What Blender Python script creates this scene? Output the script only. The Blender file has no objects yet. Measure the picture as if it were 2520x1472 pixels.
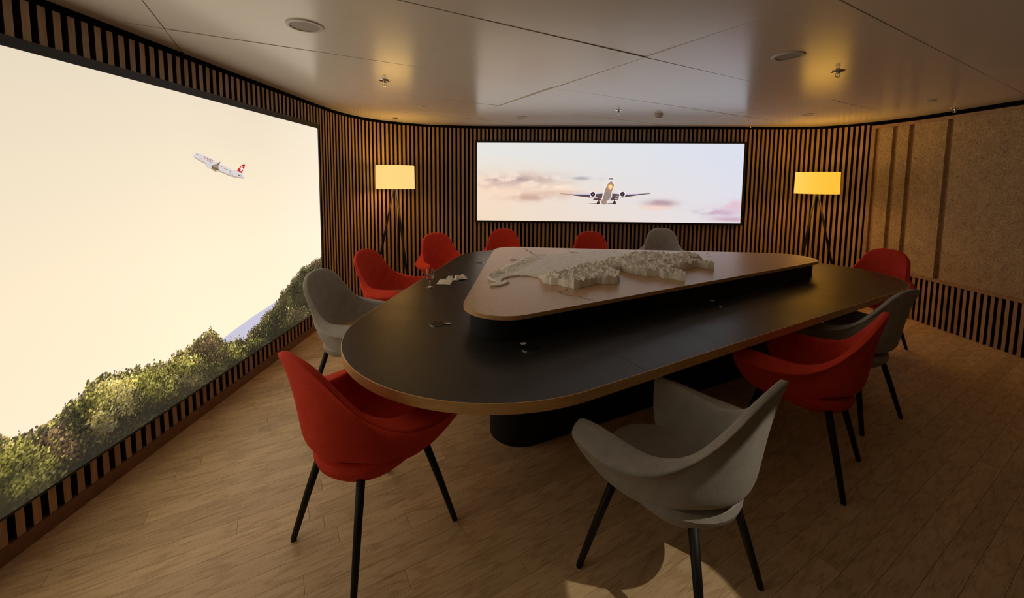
import bpy, bmesh, math, random
import numpy as np
from mathutils import Vector, Matrix
from math import sin, cos, radians, pi, atan2, sqrt

random.seed(7); rng = np.random.default_rng(7)
scene = bpy.context.scene
col = scene.collection

# ------------------------------------------------------------------ camera, world, exposure
FOC, CX, CY = 980.0, 1260.0, 525.0
PITCH, ROLL, EYE = radians(4.7), radians(0.46), 1.57
F_ = np.array([0, cos(PITCH), -sin(PITCH)]); R0 = np.array([1., 0, 0]); U0 = np.array([0, sin(PITCH), cos(PITCH)])
R_ = cos(ROLL)*R0 + sin(ROLL)*U0; U_ = -sin(ROLL)*R0 + cos(ROLL)*U0
CAM = np.array([0, 0, EYE])
cam_d = bpy.data.cameras.new('camera'); cam = bpy.data.objects.new('camera', cam_d); col.objects.link(cam)
cam.matrix_world = Matrix(((R_[0], U_[0], -F_[0], 0), (R_[1], U_[1], -F_[1], 0), (R_[2], U_[2], -F_[2], EYE), (0, 0, 0, 1)))
cam_d.sensor_fit = 'HORIZONTAL'; cam_d.sensor_width = 36.0
cam_d.lens = FOC/2520*36.0
cam_d.shift_y = (CY-736.0)/2520.0
cam_d.clip_start = 0.02
scene.camera = cam
w = bpy.data.worlds.new('world'); scene.world = w; w.use_nodes = True
w.node_tree.nodes['Background'].inputs[0].default_value = (1.0, 0.82, 0.6, 1)
w.node_tree.nodes['Background'].inputs[1].default_value = 0.01
vs = scene.view_settings
vs.view_transform = 'Standard'; vs.look = 'None'; vs.gamma = 1.0; vs.use_curve_mapping = False
vs.exposure = 0.45
SCREEN_GAIN = 1.0
SKY_GAIN = np.array([0.90, 0.885, 0.93])   # left screen white point

def ray(u, v): return (u-CX)/FOC*R_ - (v-CY)/FOC*U_ + F_
def at_z(u, v, z):
    d = ray(u, v); return CAM + (z-EYE)/d[2]*d
def at_plane(u, v, p, n):
    d = ray(u, v); return CAM + np.dot(np.asarray(p)-CAM, n)/np.dot(d, n)*d

# ------------------------------------------------------------------ materials
def lin(c): 
    c = np.asarray(c, float)/255.0
    return np.where(c <= 0.04045, c/12.92, ((c+0.055)/1.055)**2.4)
def rgb(r, g, b): return tuple(lin((r, g, b))) + (1,)

class NT:
    def __init__(s, name):
        s.m = bpy.data.materials.new(name); s.m.use_nodes = True
        s.t = s.m.node_tree; s.n = s.t.nodes; s.b = s.n['Principled BSDF']
    def node(s, typ, **kw):
        n = s.n.new(typ)
        for k, v in kw.items():
            if k.startswith('i_'):
                n.inputs[k[2:].replace('_', ' ')].default_value = v
            else: setattr(n, k, v)
        return n
    def link(s, a, b): s.t.links.new(a, b)
    def ramp(s, fac, stops):
        r = s.node('ShaderNodeValToRGB'); e = r.color_ramp.elements
        while len(e) < len(stops): e.new(0.5)
        for el, (p, c) in zip(e, stops): el.position = p; el.color = c
        s.link(fac, r.inputs[0]); return r.outputs[0]
    def mix(s, fac, a, b, mode='MIX'):
        m = s.node('ShaderNodeMix', data_type='RGBA', blend_type=mode)
        for sock, val in ((m.inputs[0], fac), (m.inputs[6], a), (m.inputs[7], b)):
            if hasattr(val, 'is_linked'): s.link(val, sock)
            else: sock.default_value = val
        return m.outputs[2]
    def bump(s, h, strength=0.2, dist=0.01):
        b = s.node('ShaderNodeBump'); b.inputs['Strength'].default_value = strength; b.inputs['Distance'].default_value = dist
        s.link(h, b.inputs['Height']); s.link(b.outputs[0], s.b.inputs['Normal'])
    def coords(s, scale=(1, 1, 1), rot=(0, 0, 0), rand=0.0):
        tc = s.node('ShaderNodeTexCoord'); mp = s.node('ShaderNodeMapping')
        mp.inputs['Scale'].default_value = scale; mp.inputs['Rotation'].default_value = rot
        v = tc.outputs['Object']
        if rot != (0, 0, 0):
            m0 = s.node('ShaderNodeMapping'); m0.inputs['Rotation'].default_value = rot; mp.inputs['Rotation'].default_value = (0, 0, 0)
            s.link(v, m0.inputs[0]); v = m0.outputs[0]
        if rand:
            oi = s.node('ShaderNodeObjectInfo'); mu = s.node('ShaderNodeVectorMath', operation='SCALE')
            cb = s.node('ShaderNodeCombineXYZ')
            for i in range(3): s.link(oi.outputs['Random'], cb.inputs[i])
            s.link(cb.outputs[0], mu.inputs[0]); mu.inputs['Scale'].default_value = rand
            ad = s.node('ShaderNodeVectorMath', operation='ADD'); s.link(v, ad.inputs[0]); s.link(mu.outputs[0], ad.inputs[1]); v = ad.outputs[0]
        s.link(v, mp.inputs[0]); return mp.outputs[0]
    def noise(s, vec, scale=5, detail=4, rough=0.5, dist=0.0):
        n = s.node('ShaderNodeTexNoise'); n.inputs['Scale'].default_value = scale; n.inputs['Detail'].default_value = detail
        n.inputs['Roughness'].default_value = rough; n.inputs['Distortion'].default_value = dist
        if vec is not None: s.link(vec, n.inputs['Vector'])
        return n.outputs['Fac']
    def base(s, c): 
        if hasattr(c, 'is_linked'): s.link(c, s.b.inputs['Base Color'])
        else: s.b.inputs['Base Color'].default_value = c
    def set(s, **kw):
        for k, v in kw.items(): s.b.inputs[k.replace('_', ' ')].default_value = v

M = {}
def plain(name, c, rough=0.6, noise=0.12, nscale=40, metallic=0.0, bump=0.0, spec=0.5):
    t = NT(name); v = t.coords()
    n = t.noise(v, nscale, 3)
    d = tuple(x*(1-noise) for x in c[:3]) + (1,); l = tuple(min(1, x*(1+noise)) for x in c[:3]) + (1,)
    t.base(t.ramp(n, [(0.3, d), (0.7, l)])); t.set(Roughness=rough, Metallic=metallic)
    t.b.inputs['Specular IOR Level'].default_value = spec
    if bump: t.bump(n, bump, 0.003)
    M[name] = t.m; return t
plain('black_felt', (0.006, 0.005, 0.004, 1), 0.95, spec=0.1)
plain('black_metal', (0.005, 0.005, 0.0055, 1), 0.55, nscale=90, spec=0.35)
plain('bezel', (0.010, 0.009, 0.010, 1), 0.35)
plain('black_riser', (0.006, 0.006, 0.0065, 1), 0.6, spec=0.3)
plain('chrome', (0.75, 0.74, 0.72, 1), 0.18, metallic=1.0)
plain('white_plastic', (0.72, 0.69, 0.63, 1), 0.4, noise=0.04)
plain('grille', (0.42, 0.39, 0.34, 1), 0.6, noise=0.15, nscale=300)
plain('relief_white', (0.94, 0.92, 0.85, 1), 0.5, noise=0.05)
plain('paper', (0.82, 0.77, 0.68, 1), 0.8, noise=0.05, bump=0.2)
plain('dark_line', (0.015, 0.01, 0.008, 1), 0.7)
plain('wood_trim', (0.42, 0.27, 0.14, 1), 0.5, noise=0.15, nscale=25)
plain('baseboard_wood', (0.26, 0.13, 0.07, 1), 0.5, noise=0.15, nscale=25)
plain('seat_tan', (0.42, 0.27, 0.13, 1), 0.7, noise=0.15, nscale=60, bump=0.1)
plain('plain_wall', (0.12, 0.09, 0.06, 1), 0.8)

# slat wood: streaks along z
t = NT('slat_wood'); v = t.coords((1, 1, 0.08), rand=13.0)
n = t.noise(v, 60, 6, 0.65); n2 = t.noise(v, 7, 2)
c1 = t.ramp(n, [(0.25, (0.40, 0.25, 0.14, 1)), (0.75, (0.66, 0.45, 0.275, 1))])
oi = t.node('ShaderNodeObjectInfo')
tint = t.ramp(oi.outputs['Random'], [(0.0, (0.82, 0.78, 0.74, 1)), (1.0, (1.08, 1.04, 1.0, 1))])
t.base(t.mix(1.0, c1, tint, 'MULTIPLY')); t.set(Roughness=0.55); t.bump(n, 0.15, 0.002); M['slat_wood'] = t.m

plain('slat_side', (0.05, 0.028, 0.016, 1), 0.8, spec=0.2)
# wood-wool wall panel
t = NT('wood_wool'); v = t.coords((1, 1, 1), rand=7.0)
n = t.noise(v, 30, 8, 0.82, 2.6); n2 = t.noise(v, 9, 3)
c1 = t.ramp(n, [(0.34, (0.17, 0.115, 0.055, 1)), (0.47, (0.52, 0.395, 0.235, 1)), (0.64, (0.84, 0.69, 0.46, 1))])
c2 = t.ramp(n2, [(0.3, (0.88, 0.86, 0.82, 1)), (0.7, (1.06, 1.05, 1.02, 1))])
t.base(t.mix(1.0, c1, c2, 'MULTIPLY')); t.set(Roughness=0.85); t.bump(n, 0.9, 0.008); M['wood_wool'] = t.m

# oak floor, grain along the strip direction (30 degrees)
FLOOR_ANG = radians(30.0)
t = NT('oak_floor'); v = t.coords((1.0, 9.0, 1.0), (0, 0, -FLOOR_ANG), rand=17.0)
v2 = t.coords((2.0, 40.0, 1.0), (0, 0, -FLOOR_ANG), rand=5.0)
n1 = t.noise(v, 2.0, 5, 0.6, 0.8); n2 = t.noise(v2, 6.0, 5, 0.7, 0.4)
wv = t.node('ShaderNodeTexWave', wave_type='RINGS', rings_direction='Y'); t.link(v, wv.inputs['Vector'])
for k, x in (('Scale', 1.6), ('Distortion', 9.0), ('Detail', 3.0), ('Detail Scale', 1.6), ('Detail Roughness', 0.6)): wv.inputs[k].default_value = x
c1 = t.ramp(n1, [(0.25, (0.68, 0.49, 0.28, 1)), (0.75, (0.82, 0.62, 0.38, 1))])
c2 = t.ramp(n2, [(0.33, (0.66, 0.58, 0.50, 1)), (0.48, (1, 1, 1, 1))])
c3 = t.ramp(wv.outputs['Fac'], [(0.05, (0.70, 0.63, 0.55, 1)), (0.32, (1, 1, 1, 1))])
oi = t.node('ShaderNodeObjectInfo')
tint = t.ramp(oi.outputs['Random'], [(0.0, (0.86, 0.85, 0.83, 1)), (1.0, (1.08, 1.07, 1.05, 1))])
c = t.mix(1.0, c1, c2, 'MULTIPLY'); c = t.mix(0.5, c, c3, 'MULTIPLY'); c = t.mix(1.0, c, tint, 'MULTIPLY')
t.base(c); t.set(Roughness=0.42); t.bump(n2, 0.12, 0.002); M['oak_floor'] = t.m

# satin ceiling panels
t = NT('ceiling_panel'); v = t.coords(); n = t.noise(v, 3, 3)
t.base(t.ramp(n, [(0.3, (0.90, 0.86, 0.80, 1)), (0.7, (0.93, 0.89, 0.83, 1))])); t.set(Roughness=0.22)
t.b.inputs['Specular IOR Level'].default_value = 0.6; M['ceiling_panel'] = t.m
plain('ceiling_void', (0.07, 0.06, 0.05, 1), 0.9)

# table top: black linoleum
t = NT('black_lino'); v = t.coords(); n = t.noise(v, 30, 6, 0.7); n2 = t.noise(v, 4, 4, 0.6, 1.0)
t.base(t.ramp(n, [(0.3, (0.014, 0.014, 0.0145, 1)), (0.7, (0.022, 0.0215, 0.021, 1))]))
mr = t.node('ShaderNodeMapRange'); t.link(n2, mr.inputs[0]); mr.inputs[3].default_value = 0.30; mr.inputs[4].default_value = 0.42
t.link(mr.outputs[0], t.b.inputs['Roughness']); t.bump(n, 0.04, 0.001); M['black_lino'] = t.m
t = NT('edge_wood'); v = t.coords((1, 1, 12)); n = t.noise(v, 8, 5, 0.6)
t.base(t.ramp(n, [(0.3, (0.55, 0.30, 0.105, 1)), (0.7, (0.70, 0.42, 0.17, 1))])); t.set(Roughness=0.4); M['edge_wood'] = t.m
t = NT('map_board'); v = t.coords((1, 1, 1)); n = t.noise(v, 55, 6, 0.75, 0.6); n2 = t.noise(v, 6, 3)
c1 = t.ramp(n, [(0.3, (0.58, 0.36, 0.20, 1)), (0.7, (0.78, 0.53, 0.33, 1))])
t.base(c1); t.set(Roughness=0.36); M['map_board'] = t.m

def fabric(name, dark, light):
    t = NT(name); v = t.coords(); n = t.noise(v, 420, 3, 0.7); n2 = t.noise(v, 18, 3)
    c1 = t.ramp(n, [(0.3, dark), (0.7, light)]); c2 = t.ramp(n2, [(0.3, (0.88, 0.88, 0.88, 1)), (0.7, (1.05, 1.05, 1.05, 1))])
    t.base(t.mix(1.0, c1, c2, 'MULTIPLY')); t.set(Roughness=0.9)
    t.b.inputs['Specular IOR Level'].default_value = 0.2
    t.b.inputs['Sheen Weight'].default_value = 0.25; t.b.inputs['Sheen Roughness'].default_value = 0.5
    t.b.inputs['Sheen Tint'].default_value = light
    t.bump(n, 0.3, 0.002); M[name] = t.m
fabric('red_fabric', (0.52, 0.030, 0.016, 1), (0.76, 0.068, 0.032, 1))
fabric('grey_fabric', (0.26, 0.245, 0.22, 1), (0.44, 0.42, 0.385, 1))

t = NT('picture_light'); t.n.remove(t.b)
em = t.node('ShaderNodeEmission'); ca = t.node('ShaderNodeVertexColor', layer_name='picture'); t.link(ca.outputs[0], em.inputs[0])
em.inputs[1].default_value = SCREEN_GAIN; em.name = 'Emission'; t.link(em.outputs[0], t.n['Material Output'].inputs[0]); M['picture_light'] = t.m
mb = t.m.copy(); mb.name = 'picture_back'; mb.node_tree.nodes['Emission'].inputs[1].default_value = 0.78; M['picture_back'] = mb
mm = t.m.copy(); mm.name = 'picture_dark'; mm.cycles.emission_sampling = 'NONE'; mm.node_tree.nodes['Emission'].inputs[1].default_value = 1.0; M['picture_dark'] = mm

def shade_mat(name, c1, c2, e):
    t = NT(name); v = t.coords((1, 1, 1)); n = t.noise(v, 150, 2)
    t.base((0.8, 0.62, 0.3, 1)); t.set(Roughness=0.8)
    t.link(t.ramp(n, [(0.2, c1), (0.8, c2)]), t.b.inputs['Emission Color']); t.b.inputs['Emission Strength'].default_value = e; M[name] = t.m
shade_mat('lamp_shade', (1.0, 0.66, 0.20, 1), (1.0, 0.70, 0.24, 1), 0.64)
shade_mat('lamp_shade_top', (1.0, 0.55, 0.12, 1), (1.0, 0.58, 0.14, 1), 4.0); shade_mat('lamp_shade_deep_top', (1.0, 0.5, 0.06, 1), (1.0, 0.52, 0.07, 1), 4.5)
shade_mat('lamp_shade_deep', (1.0, 0.50, 0.035, 1), (1.0, 0.54, 0.045, 1), 0.72)
t = NT('clear_glass'); t.set(Roughness=0.0, IOR=1.45); t.b.inputs['Transmission Weight'].default_value = 1.0
t.base((0.98, 0.98, 0.97, 1)); M['clear_glass'] = t.m

# ------------------------------------------------------------------ helpers
def mesh_obj(name, verts, faces, mat, parent=None, smooth=False):
    me = bpy.data.meshes.new(name); me.from_pydata([tuple(map(float, p)) for p in verts], [], faces); me.update()
    if mat: me.materials.append(M[mat] if isinstance(mat, str) else mat)
    if smooth: me.polygons.foreach_set('use_smooth', [True]*len(me.polygons))
    return link(name, me, parent)
def link(name, me, parent=None):
    o = bpy.data.objects.new(name, me); col.objects.link(o)
    if parent: o.parent = parent
    return o
def empty(name, loc=(0, 0, 0), rz=0.0, parent=None):
    o = bpy.data.objects.new(name, None); col.objects.link(o); o.location = loc; o.rotation_euler = (0, 0, rz)
    o.empty_display_size = 0.1
    if parent: o.parent = parent
    return o
def tag(o, label=None, cat=None, group=None, kind=None):
    for k, v in (('label', label), ('category', cat), ('group', group), ('kind', kind)):
        if v: o[k] = v
    return o
class MB:
    def __init__(s): s.v = []; s.f = []
    def add(s, vs, fs):
        b = len(s.v); s.v += [tuple(p) for p in vs]; s.f += [tuple(i+b for i in f) for f in fs]; return s
    def box(s, x0, x1, y0, y1, z0, z1):
        return s.add([(x, y, z) for z in (z0, z1) for y in (y0, y1) for x in (x0, x1)],
                     [(0, 2, 3, 1), (4, 5, 7, 6), (0, 1, 5, 4), (2, 6, 7, 3), (0, 4, 6, 2), (1, 3, 7, 5)])
    def obox(s, a, b, depth, z0, z1, side):   # box whose front runs a->b in plan, depth toward 'side' (unit vec)
        a = np.array(a[:2]); b = np.array(b[:2]); d = np.array(side[:2])*depth
        q = [a, b, b+d, a+d]
        return s.prism(q, z0, z1)
    def prism(s, poly, z0, z1):
        n = len(poly); ar = sum(poly[i][0]*poly[(i+1) % n][1]-poly[(i+1) % n][0]*poly[i][1] for i in range(n))
        if ar < 0: poly = poly[::-1]
        vs = [(p[0], p[1], z0) for p in poly]+[(p[0], p[1], z1) for p in poly]
        fs = [tuple(range(n-1, -1, -1)), tuple(range(n, 2*n))]+[(i, (i+1) % n, n+(i+1) % n, n+i) for i in range(n)]
        return s.add(vs, fs)
    def lathe(s, prof, n=32, c=(0, 0, 0), close=True):
        vs = []; fs = []; m = len(prof)
        for i in range(n):
            a = 2*pi*i/n
            for r, z in prof: vs.append((c[0]+r*cos(a), c[1]+r*sin(a), c[2]+z))
        for i in range(n):
            for j in range(m-1):
                k = (i+1) % n; fs.append((i*m+j, k*m+j, k*m+j+1, i*m+j+1))
        return s.add(vs, fs)
    def tube(s, pts, r, n=10, cap=True):
        pts = [Vector(p) for p in pts]; rs = r if isinstance(r, (list, tuple)) else [r]*len(pts)
        vs = []; fs = []
        for i, p in enumerate(pts):
            t = (pts[min(i+1, len(pts)-1)]-pts[max(i-1, 0)]).normalized()
            u = t.cross(Vector((0, 0, 1)));
            if u.length < 1e-4: u = t.cross(Vector((0, 1, 0)))
            u.normalize(); w_ = t.cross(u)
            for k in range(n):
                a = 2*pi*k/n; vs.append(tuple(p+rs[i]*(cos(a)*u+sin(a)*w_)))
        for i in range(len(pts)-1):
            for k in range(n):
                q = (k+1) % n; fs.append((i*n+k, i*n+q, (i+1)*n+q, (i+1)*n+k))
        if cap: fs += [tuple(range(n-1, -1, -1)), tuple((len(pts)-1)*n+k for k in range(n))]
        return s.add(vs, fs)
    def build(s, name, mat, parent=None, smooth=False):
        return mesh_obj(name, s.v, s.f, mat, parent, smooth)
def fix_normals(o):
    bm = bmesh.new(); bm.from_mesh(o.data); bmesh.ops.remove_doubles(bm, verts=bm.verts, dist=1e-6); bmesh.ops.recalc_face_normals(bm, faces=bm.faces); bm.to_mesh(o.data); bm.free(); return o
def auto_smooth(o, ang=35):
    me = o.data; me.polygons.foreach_set('use_smooth', [True]*len(me.polygons))
    bm = bmesh.new(); bm.from_mesh(me)
    for e in bm.edges:
        if len(e.link_faces) == 2 and e.calc_face_angle(0) > radians(ang): e.smooth = False
    bm.to_mesh(me); bm.free(); return o
def catmull(pts, per=8, closed=False):
    P = [np.array(p, float) for p in pts]; out = []; n = len(P)
    for i in range(n if closed else n-1):
        p0 = P[(i-1) % n] if closed or i > 0 else 2*P[0]-P[1]; p1 = P[i]; p2 = P[(i+1) % n]
        p3 = P[(i+2) % n] if closed or i+2 < n else 2*P[-1]-P[-2]
        for k in range(per):
            t = k/per; out.append(0.5*((2*p1)+(-p0+p2)*t+(2*p0-5*p1+4*p2-p3)*t*t+(-p0+3*p1-3*p2+p3)*t**3))
    if not closed: out.append(P[-1])
    return out
def resample(pts, step):
    pts = [np.array(p, float) for p in pts]; L = [0]
    for a, b in zip(pts, pts[1:]): L.append(L[-1]+np.linalg.norm(b-a))
    n = int(L[-1]/step); s_ = np.arange(n+1)*step; A = np.array(pts)
    xy = np.stack([np.interp(s_, L, A[:, k]) for k in range(2)], 1)
    e = 0.01
    tg = np.stack([np.interp(np.clip(s_+e, 0, L[-1]), L, A[:, k])-np.interp(np.clip(s_-e, 0, L[-1]), L, A[:, k]) for k in range(2)], 1)
    tg /= np.linalg.norm(tg, axis=1)[:, None]
    return xy, tg
def circle_hull(circs, n=28):
    pts = []
    for (x, y, r) in circs:
        for k in range(n*3): a = 2*pi*k/(n*3); pts.append((x+r*cos(a), y+r*sin(a)))
    pts = sorted(set(pts))
    def half(ps):
        h = []
        for p in ps:
            while len(h) >= 2 and (h[-1][0]-h[-2][0])*(p[1]-h[-2][1])-(h[-1][1]-h[-2][1])*(p[0]-h[-2][0]) <= 1e-12: h.pop()
            h.append(p)
        return h
    a = half(pts); b = half(pts[::-1]); return a[:-1]+b[:-1]
def clip_poly(poly, conv):     # Sutherland-Hodgman, conv counter-clockwise
    out = list(poly)
    for i in range(len(conv)):
        a = conv[i]; b = conv[(i+1) % len(conv)]; inp = out; out = []
        if not inp: return []
        side = lambda p: (b[0]-a[0])*(p[1]-a[1])-(b[1]-a[1])*(p[0]-a[0])
        for j in range(len(inp)):
            p = inp[j]; q = inp[(j+1) % len(inp)]; sp, sq = side(p), side(q)
            if sp >= 0: out.append(p)
            if (sp >= 0) != (sq >= 0):
                t_ = sp/(sp-sq); out.append((p[0]+(q[0]-p[0])*t_, p[1]+(q[1]-p[1])*t_))
    return out
def poly_area(p): return 0.5*abs(sum(p[i][0]*p[(i+1) % len(p)][1]-p[(i+1) % len(p)][0]*p[i][1] for i in range(len(p))))

# ------------------------------------------------------------------ room outline (front faces of the slats)
CEIL = 2.34; SLAT_TOP = 2.305; BASE_H = 0.07
Y_NEAR = -2.6
path_ctl = [(-2.055, Y_NEAR), (-2.05, 0.5), (-2.04, 2.5), (-2.02, 4.2), (-1.985, 4.66), (-1.87, 5.03), (-1.66, 5.32), (-1.18, 5.63), (-0.5, 5.755),
            (0.5, 5.74), (2.0, 5.685), (3.3, 5.63), (3.95, 5.59), (4.23, 5.5), (4.42, 5.31), (4.53, 5.08)]
path = catmull(path_ctl, 14)
xy, tg = resample(path, 0.0585)
RX = 4.64      # right wall face
outline = [tuple(p) for p in path[::3]]+[(4.60, 4.9), (RX, 4.6), (RX, Y_NEAR)]
conv = outline[::-1]           # counter-clockwise
cen = np.array([1.3, 2.5])
def grow(poly, d):
    out = []; n = len(poly)
    for i in range(n):
        a, p, b = np.array(poly[i-1]), np.array(poly[i]), np.array(poly[(i+1) % n]); t_ = b-a; t_ = t_/np.linalg.norm(t_)
        out.append(tuple(p+d*np.array([t_[1], -t_[0]])))
    return out
room_big = grow(conv, 0.06)

# ---- floor: sub-floor plus oak strips
floor = MB().prism(room_big, -0.06, -0.012).build('floor', 'dark_line'); tag(floor, kind='structure')
e1 = np.array([cos(FLOOR_ANG), sin(FLOOR_ANG)]); e2 = np.array([-e1[1], e1[0]])
PW, PL = 0.088, 0.98
strips = []
for r in range(-60, 110):
    off = random.random()*PL
    for k in range(-5, 10):
        a0 = k*PL+off; c0 = r*PW
        q = [(a0+.0006, c0+.0006), (a0+PL-.0006, c0+.0006), (a0+PL-.0006, c0+PW-.0006), (a0+.0006, c0+PW-.0006)]
        q = [tuple(e1*x+e2*y) for x, y in q]; q = clip_poly(q, grow(conv, 0.02))
        if len(q) >= 3 and poly_area(q) > 1e-4: strips.append(q)
def strip_size(q):
    c = np.mean(q, axis=0); d = np.array([c[0], c[1], -EYE]); z = d@F_
    if z < 0.3: return -1
    u = CX+FOC*(d@R_)/z; v = CY-FOC*(d@U_)/z
    if not (-120 < u < 2640 and v < 1560): return -1
    hid = (-0.5 < c[0] < 2.8 and c[1] > 2.0 and c[1] < 4.4) or c[1] > 4.9
    return poly_area(q)/(z**3)*(0.1 if hid else 1)
strips.sort(key=strip_size, reverse=True)
for q in strips[:300]: MB().prism(q, -0.012, 0.0).build('floor_plank', 'oak_floor', floor)
rest = MB()
for q in strips[300:]: rest.prism(q, -0.012, 0.0)
tag(rest.build('floor_planks', 'oak_floor', floor), kind='stuff')

# ---- ceiling: dark void and satin panels on a grid turned 30 degrees
ceiling = MB().prism(room_big, CEIL+0.012, CEIL+0.06).build('ceiling', 'ceiling_void'); tag(ceiling, kind='structure')
KS = (CEIL-EYE)/(2.37-EYE)
for i in range(-6, 8):
    for j in range(-4, 6):
        v0 = (0.86+i*1.0)*KS; u0 = (-0.52+j*2.575)*KS; g = 0.0027
        q = [(u0+g, v0+g), (u0+2.575*KS-g, v0+g), (u0+2.575*KS-g, v0+1.0*KS-g), (u0+g, v0+1.0*KS-g)]
        q = [tuple(e1*x+e2*y) for x, y in q]; q = clip_poly(q, conv)
        if len(q) < 3 or poly_area(q) < 0.003: continue
        o = MB().prism(q, CEIL, CEIL+0.012).build('ceiling_panel', 'ceiling_panel', ceiling)
        sag = 0.0011; tl = [(random.uniform(-1, 1))*0.003 for _ in range(2)]
        cc = np.mean(q, axis=0)
        for vtx in o.data.vertices: vtx.co.z += (vtx.co.x-cc[0])*tl[0]+(vtx.co.y-cc[1])*tl[1]

# ---- slat walls
def wall_sheet(name, pts, z0, z1, off, mat='black_felt', thick=0.04):
    pts = [np.array(p) for p in pts]; A = []; B = []
    for i, p in enumerate(pts):
        t_ = pts[min(i+1, len(pts)-1)]-pts[max(i-1, 0)]; t_ = t_/np.linalg.norm(t_); nrm = np.array([-t_[1], t_[0]])
        A.append(p+nrm*off); B.append(p+nrm*(off+thick))
    n = len(pts); vs = [(p[0], p[1], z) for L in (A, B) for z in (z0, z1) for p in L]
    fs = []
    for i in range(n-1):
        fs += [(i, i+1, n+i+1, n+i), (2*n+i+1, 2*n+i, 3*n+i, 3*n+i+1), (n+i, n+i+1, 3*n+i+1, 3*n+i), (i+1, i, 2*n+i, 2*n+i+1)]
    fs += [(0, n, 3*n, 2*n), (n-1, 2*n-1+2*n-n, 4*n-1, 2*n-1)] if False else []
    o = mesh_obj(name, vs, fs, mat); tag(o, kind='structure'); return fix_normals(o)
iL = max(i for i, p in enumerate(path) if p[1] < 5.20 and p[0] < 0)
iR = min(i for i, p in enumerate(path) if p[0] > 4.05)
SLAT_D = 0.026
wall_left = wall_sheet('wall_left', path[:iL+1], 0, CEIL+.012, SLAT_D+.001)
wall_far = wall_sheet('wall_back', path[iL:iR+1], 0, CEIL+.012, SLAT_D+.001)
right_pts = path[iR:]+[(4.60, 4.9), (RX, 4.6), (RX, 2.0), (RX, Y_NEAR)]
wall_right = wall_sheet('wall_right', right_pts, 0, CEIL+.012, SLAT_D+.001)
SW = 0.0305
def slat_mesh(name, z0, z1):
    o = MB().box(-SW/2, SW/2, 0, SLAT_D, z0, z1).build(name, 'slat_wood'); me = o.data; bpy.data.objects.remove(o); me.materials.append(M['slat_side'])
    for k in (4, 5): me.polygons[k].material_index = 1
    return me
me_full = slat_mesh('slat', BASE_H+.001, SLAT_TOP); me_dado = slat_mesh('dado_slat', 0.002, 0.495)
yL, yR = path[iL][1], path[iR][0]
for p, t_ in zip(xy, tg):
    if p[0] < 0 and p[1] < 0.3: continue
    par = wall_left if (p[0] < 0 and p[1] < path[iL][1]) else (wall_right if p[0] > path[iR][0] else wall_far)
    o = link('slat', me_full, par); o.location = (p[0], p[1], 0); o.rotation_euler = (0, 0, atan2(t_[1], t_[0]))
# right wall: dado slats, rail, frame, wood-wool panels
dpts = catmull([(4.528, 5.092), (4.548, 5.03), (4.605, 4.8), (RX-.001, 4.55), (RX, 4.0), (RX, 0.2)], 12)
dxy, dtg = resample(dpts, 0.0585)
for p, t_ in zip(dxy, dtg):
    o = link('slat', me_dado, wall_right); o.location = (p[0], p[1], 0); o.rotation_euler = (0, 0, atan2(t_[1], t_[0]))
def wall_strip(name, pts, z0, z1, thick, mat, parent, lift=0.0):
    pts = [np.array(p, float) for p in pts]; n = len(pts); A = []; B = []
    for i, p in enumerate(pts):
        t_ = pts[min(i+1, n-1)]-pts[max(i-1, 0)]; t_ = t_/np.linalg.norm(t_); nr = np.array([-t_[1], t_[0]])
        A.append(p-nr*lift); B.append(p+nr*(thick-lift))
    return fix_normals(MB().prism([tuple(p) for p in A]+[tuple(p) for p in B[::-1]], z0, z1).build(name, mat, parent))
def dp(y0, y1, k=6):   # points of the right wall curve between two y values
    D = np.array(dpts); ys = np.linspace(y0, y1, k)
    return [(float(np.interp(-y, -D[:, 1], D[:, 0])), float(y)) for y in ys]
wall_strip('panel_rail', dp(5.09, 0.2, 40), 0.497, 0.535, 0.035, 'wood_trim', wall_right, 0.008)
wall_strip('panel_rail', dp(5.09, 0.2, 40), 2.255, 2.292, 0.035, 'wood_trim', wall_right, 0.008)
wall_strip('panel_post', dp(5.09, 5.05, 3), 0.535, 2.255, 0.035, 'wood_trim', wall_right, 0.008)
wall_strip('panel_backing', dp(5.05, 0.2, 40), 0.535, 2.255, 0.02, 'wood_trim', wall_right, -0.026)
for y0, y1 in ((4.995, 4.865), (4.815, 4.70), (4.645, 4.305), (4.245, 2.95), (2.89, 1.6), (1.54, 0.2)):
    wall_strip('wall_panel', dp(y0, y1, 8), 0.535, 2.255, 0.05, 'wood_wool', wall_right, 0.012)
near = MB().box(-2.1, RX+.06, Y_NEAR-.05, Y_NEAR, 0, CEIL).build('wall_front', 'plain_wall'); tag(near, kind='structure')
# baseboards
b = wall_strip('baseboard_left', path[:iL+1], 0, BASE_H, 0.03, 'baseboard_wood', None, 0.004); tag(b, kind='structure')
b = wall_strip('baseboard_back', path[iL:], 0, BASE_H, 0.03, 'baseboard_wood', None, 0.004); tag(b, kind='structure')

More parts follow.
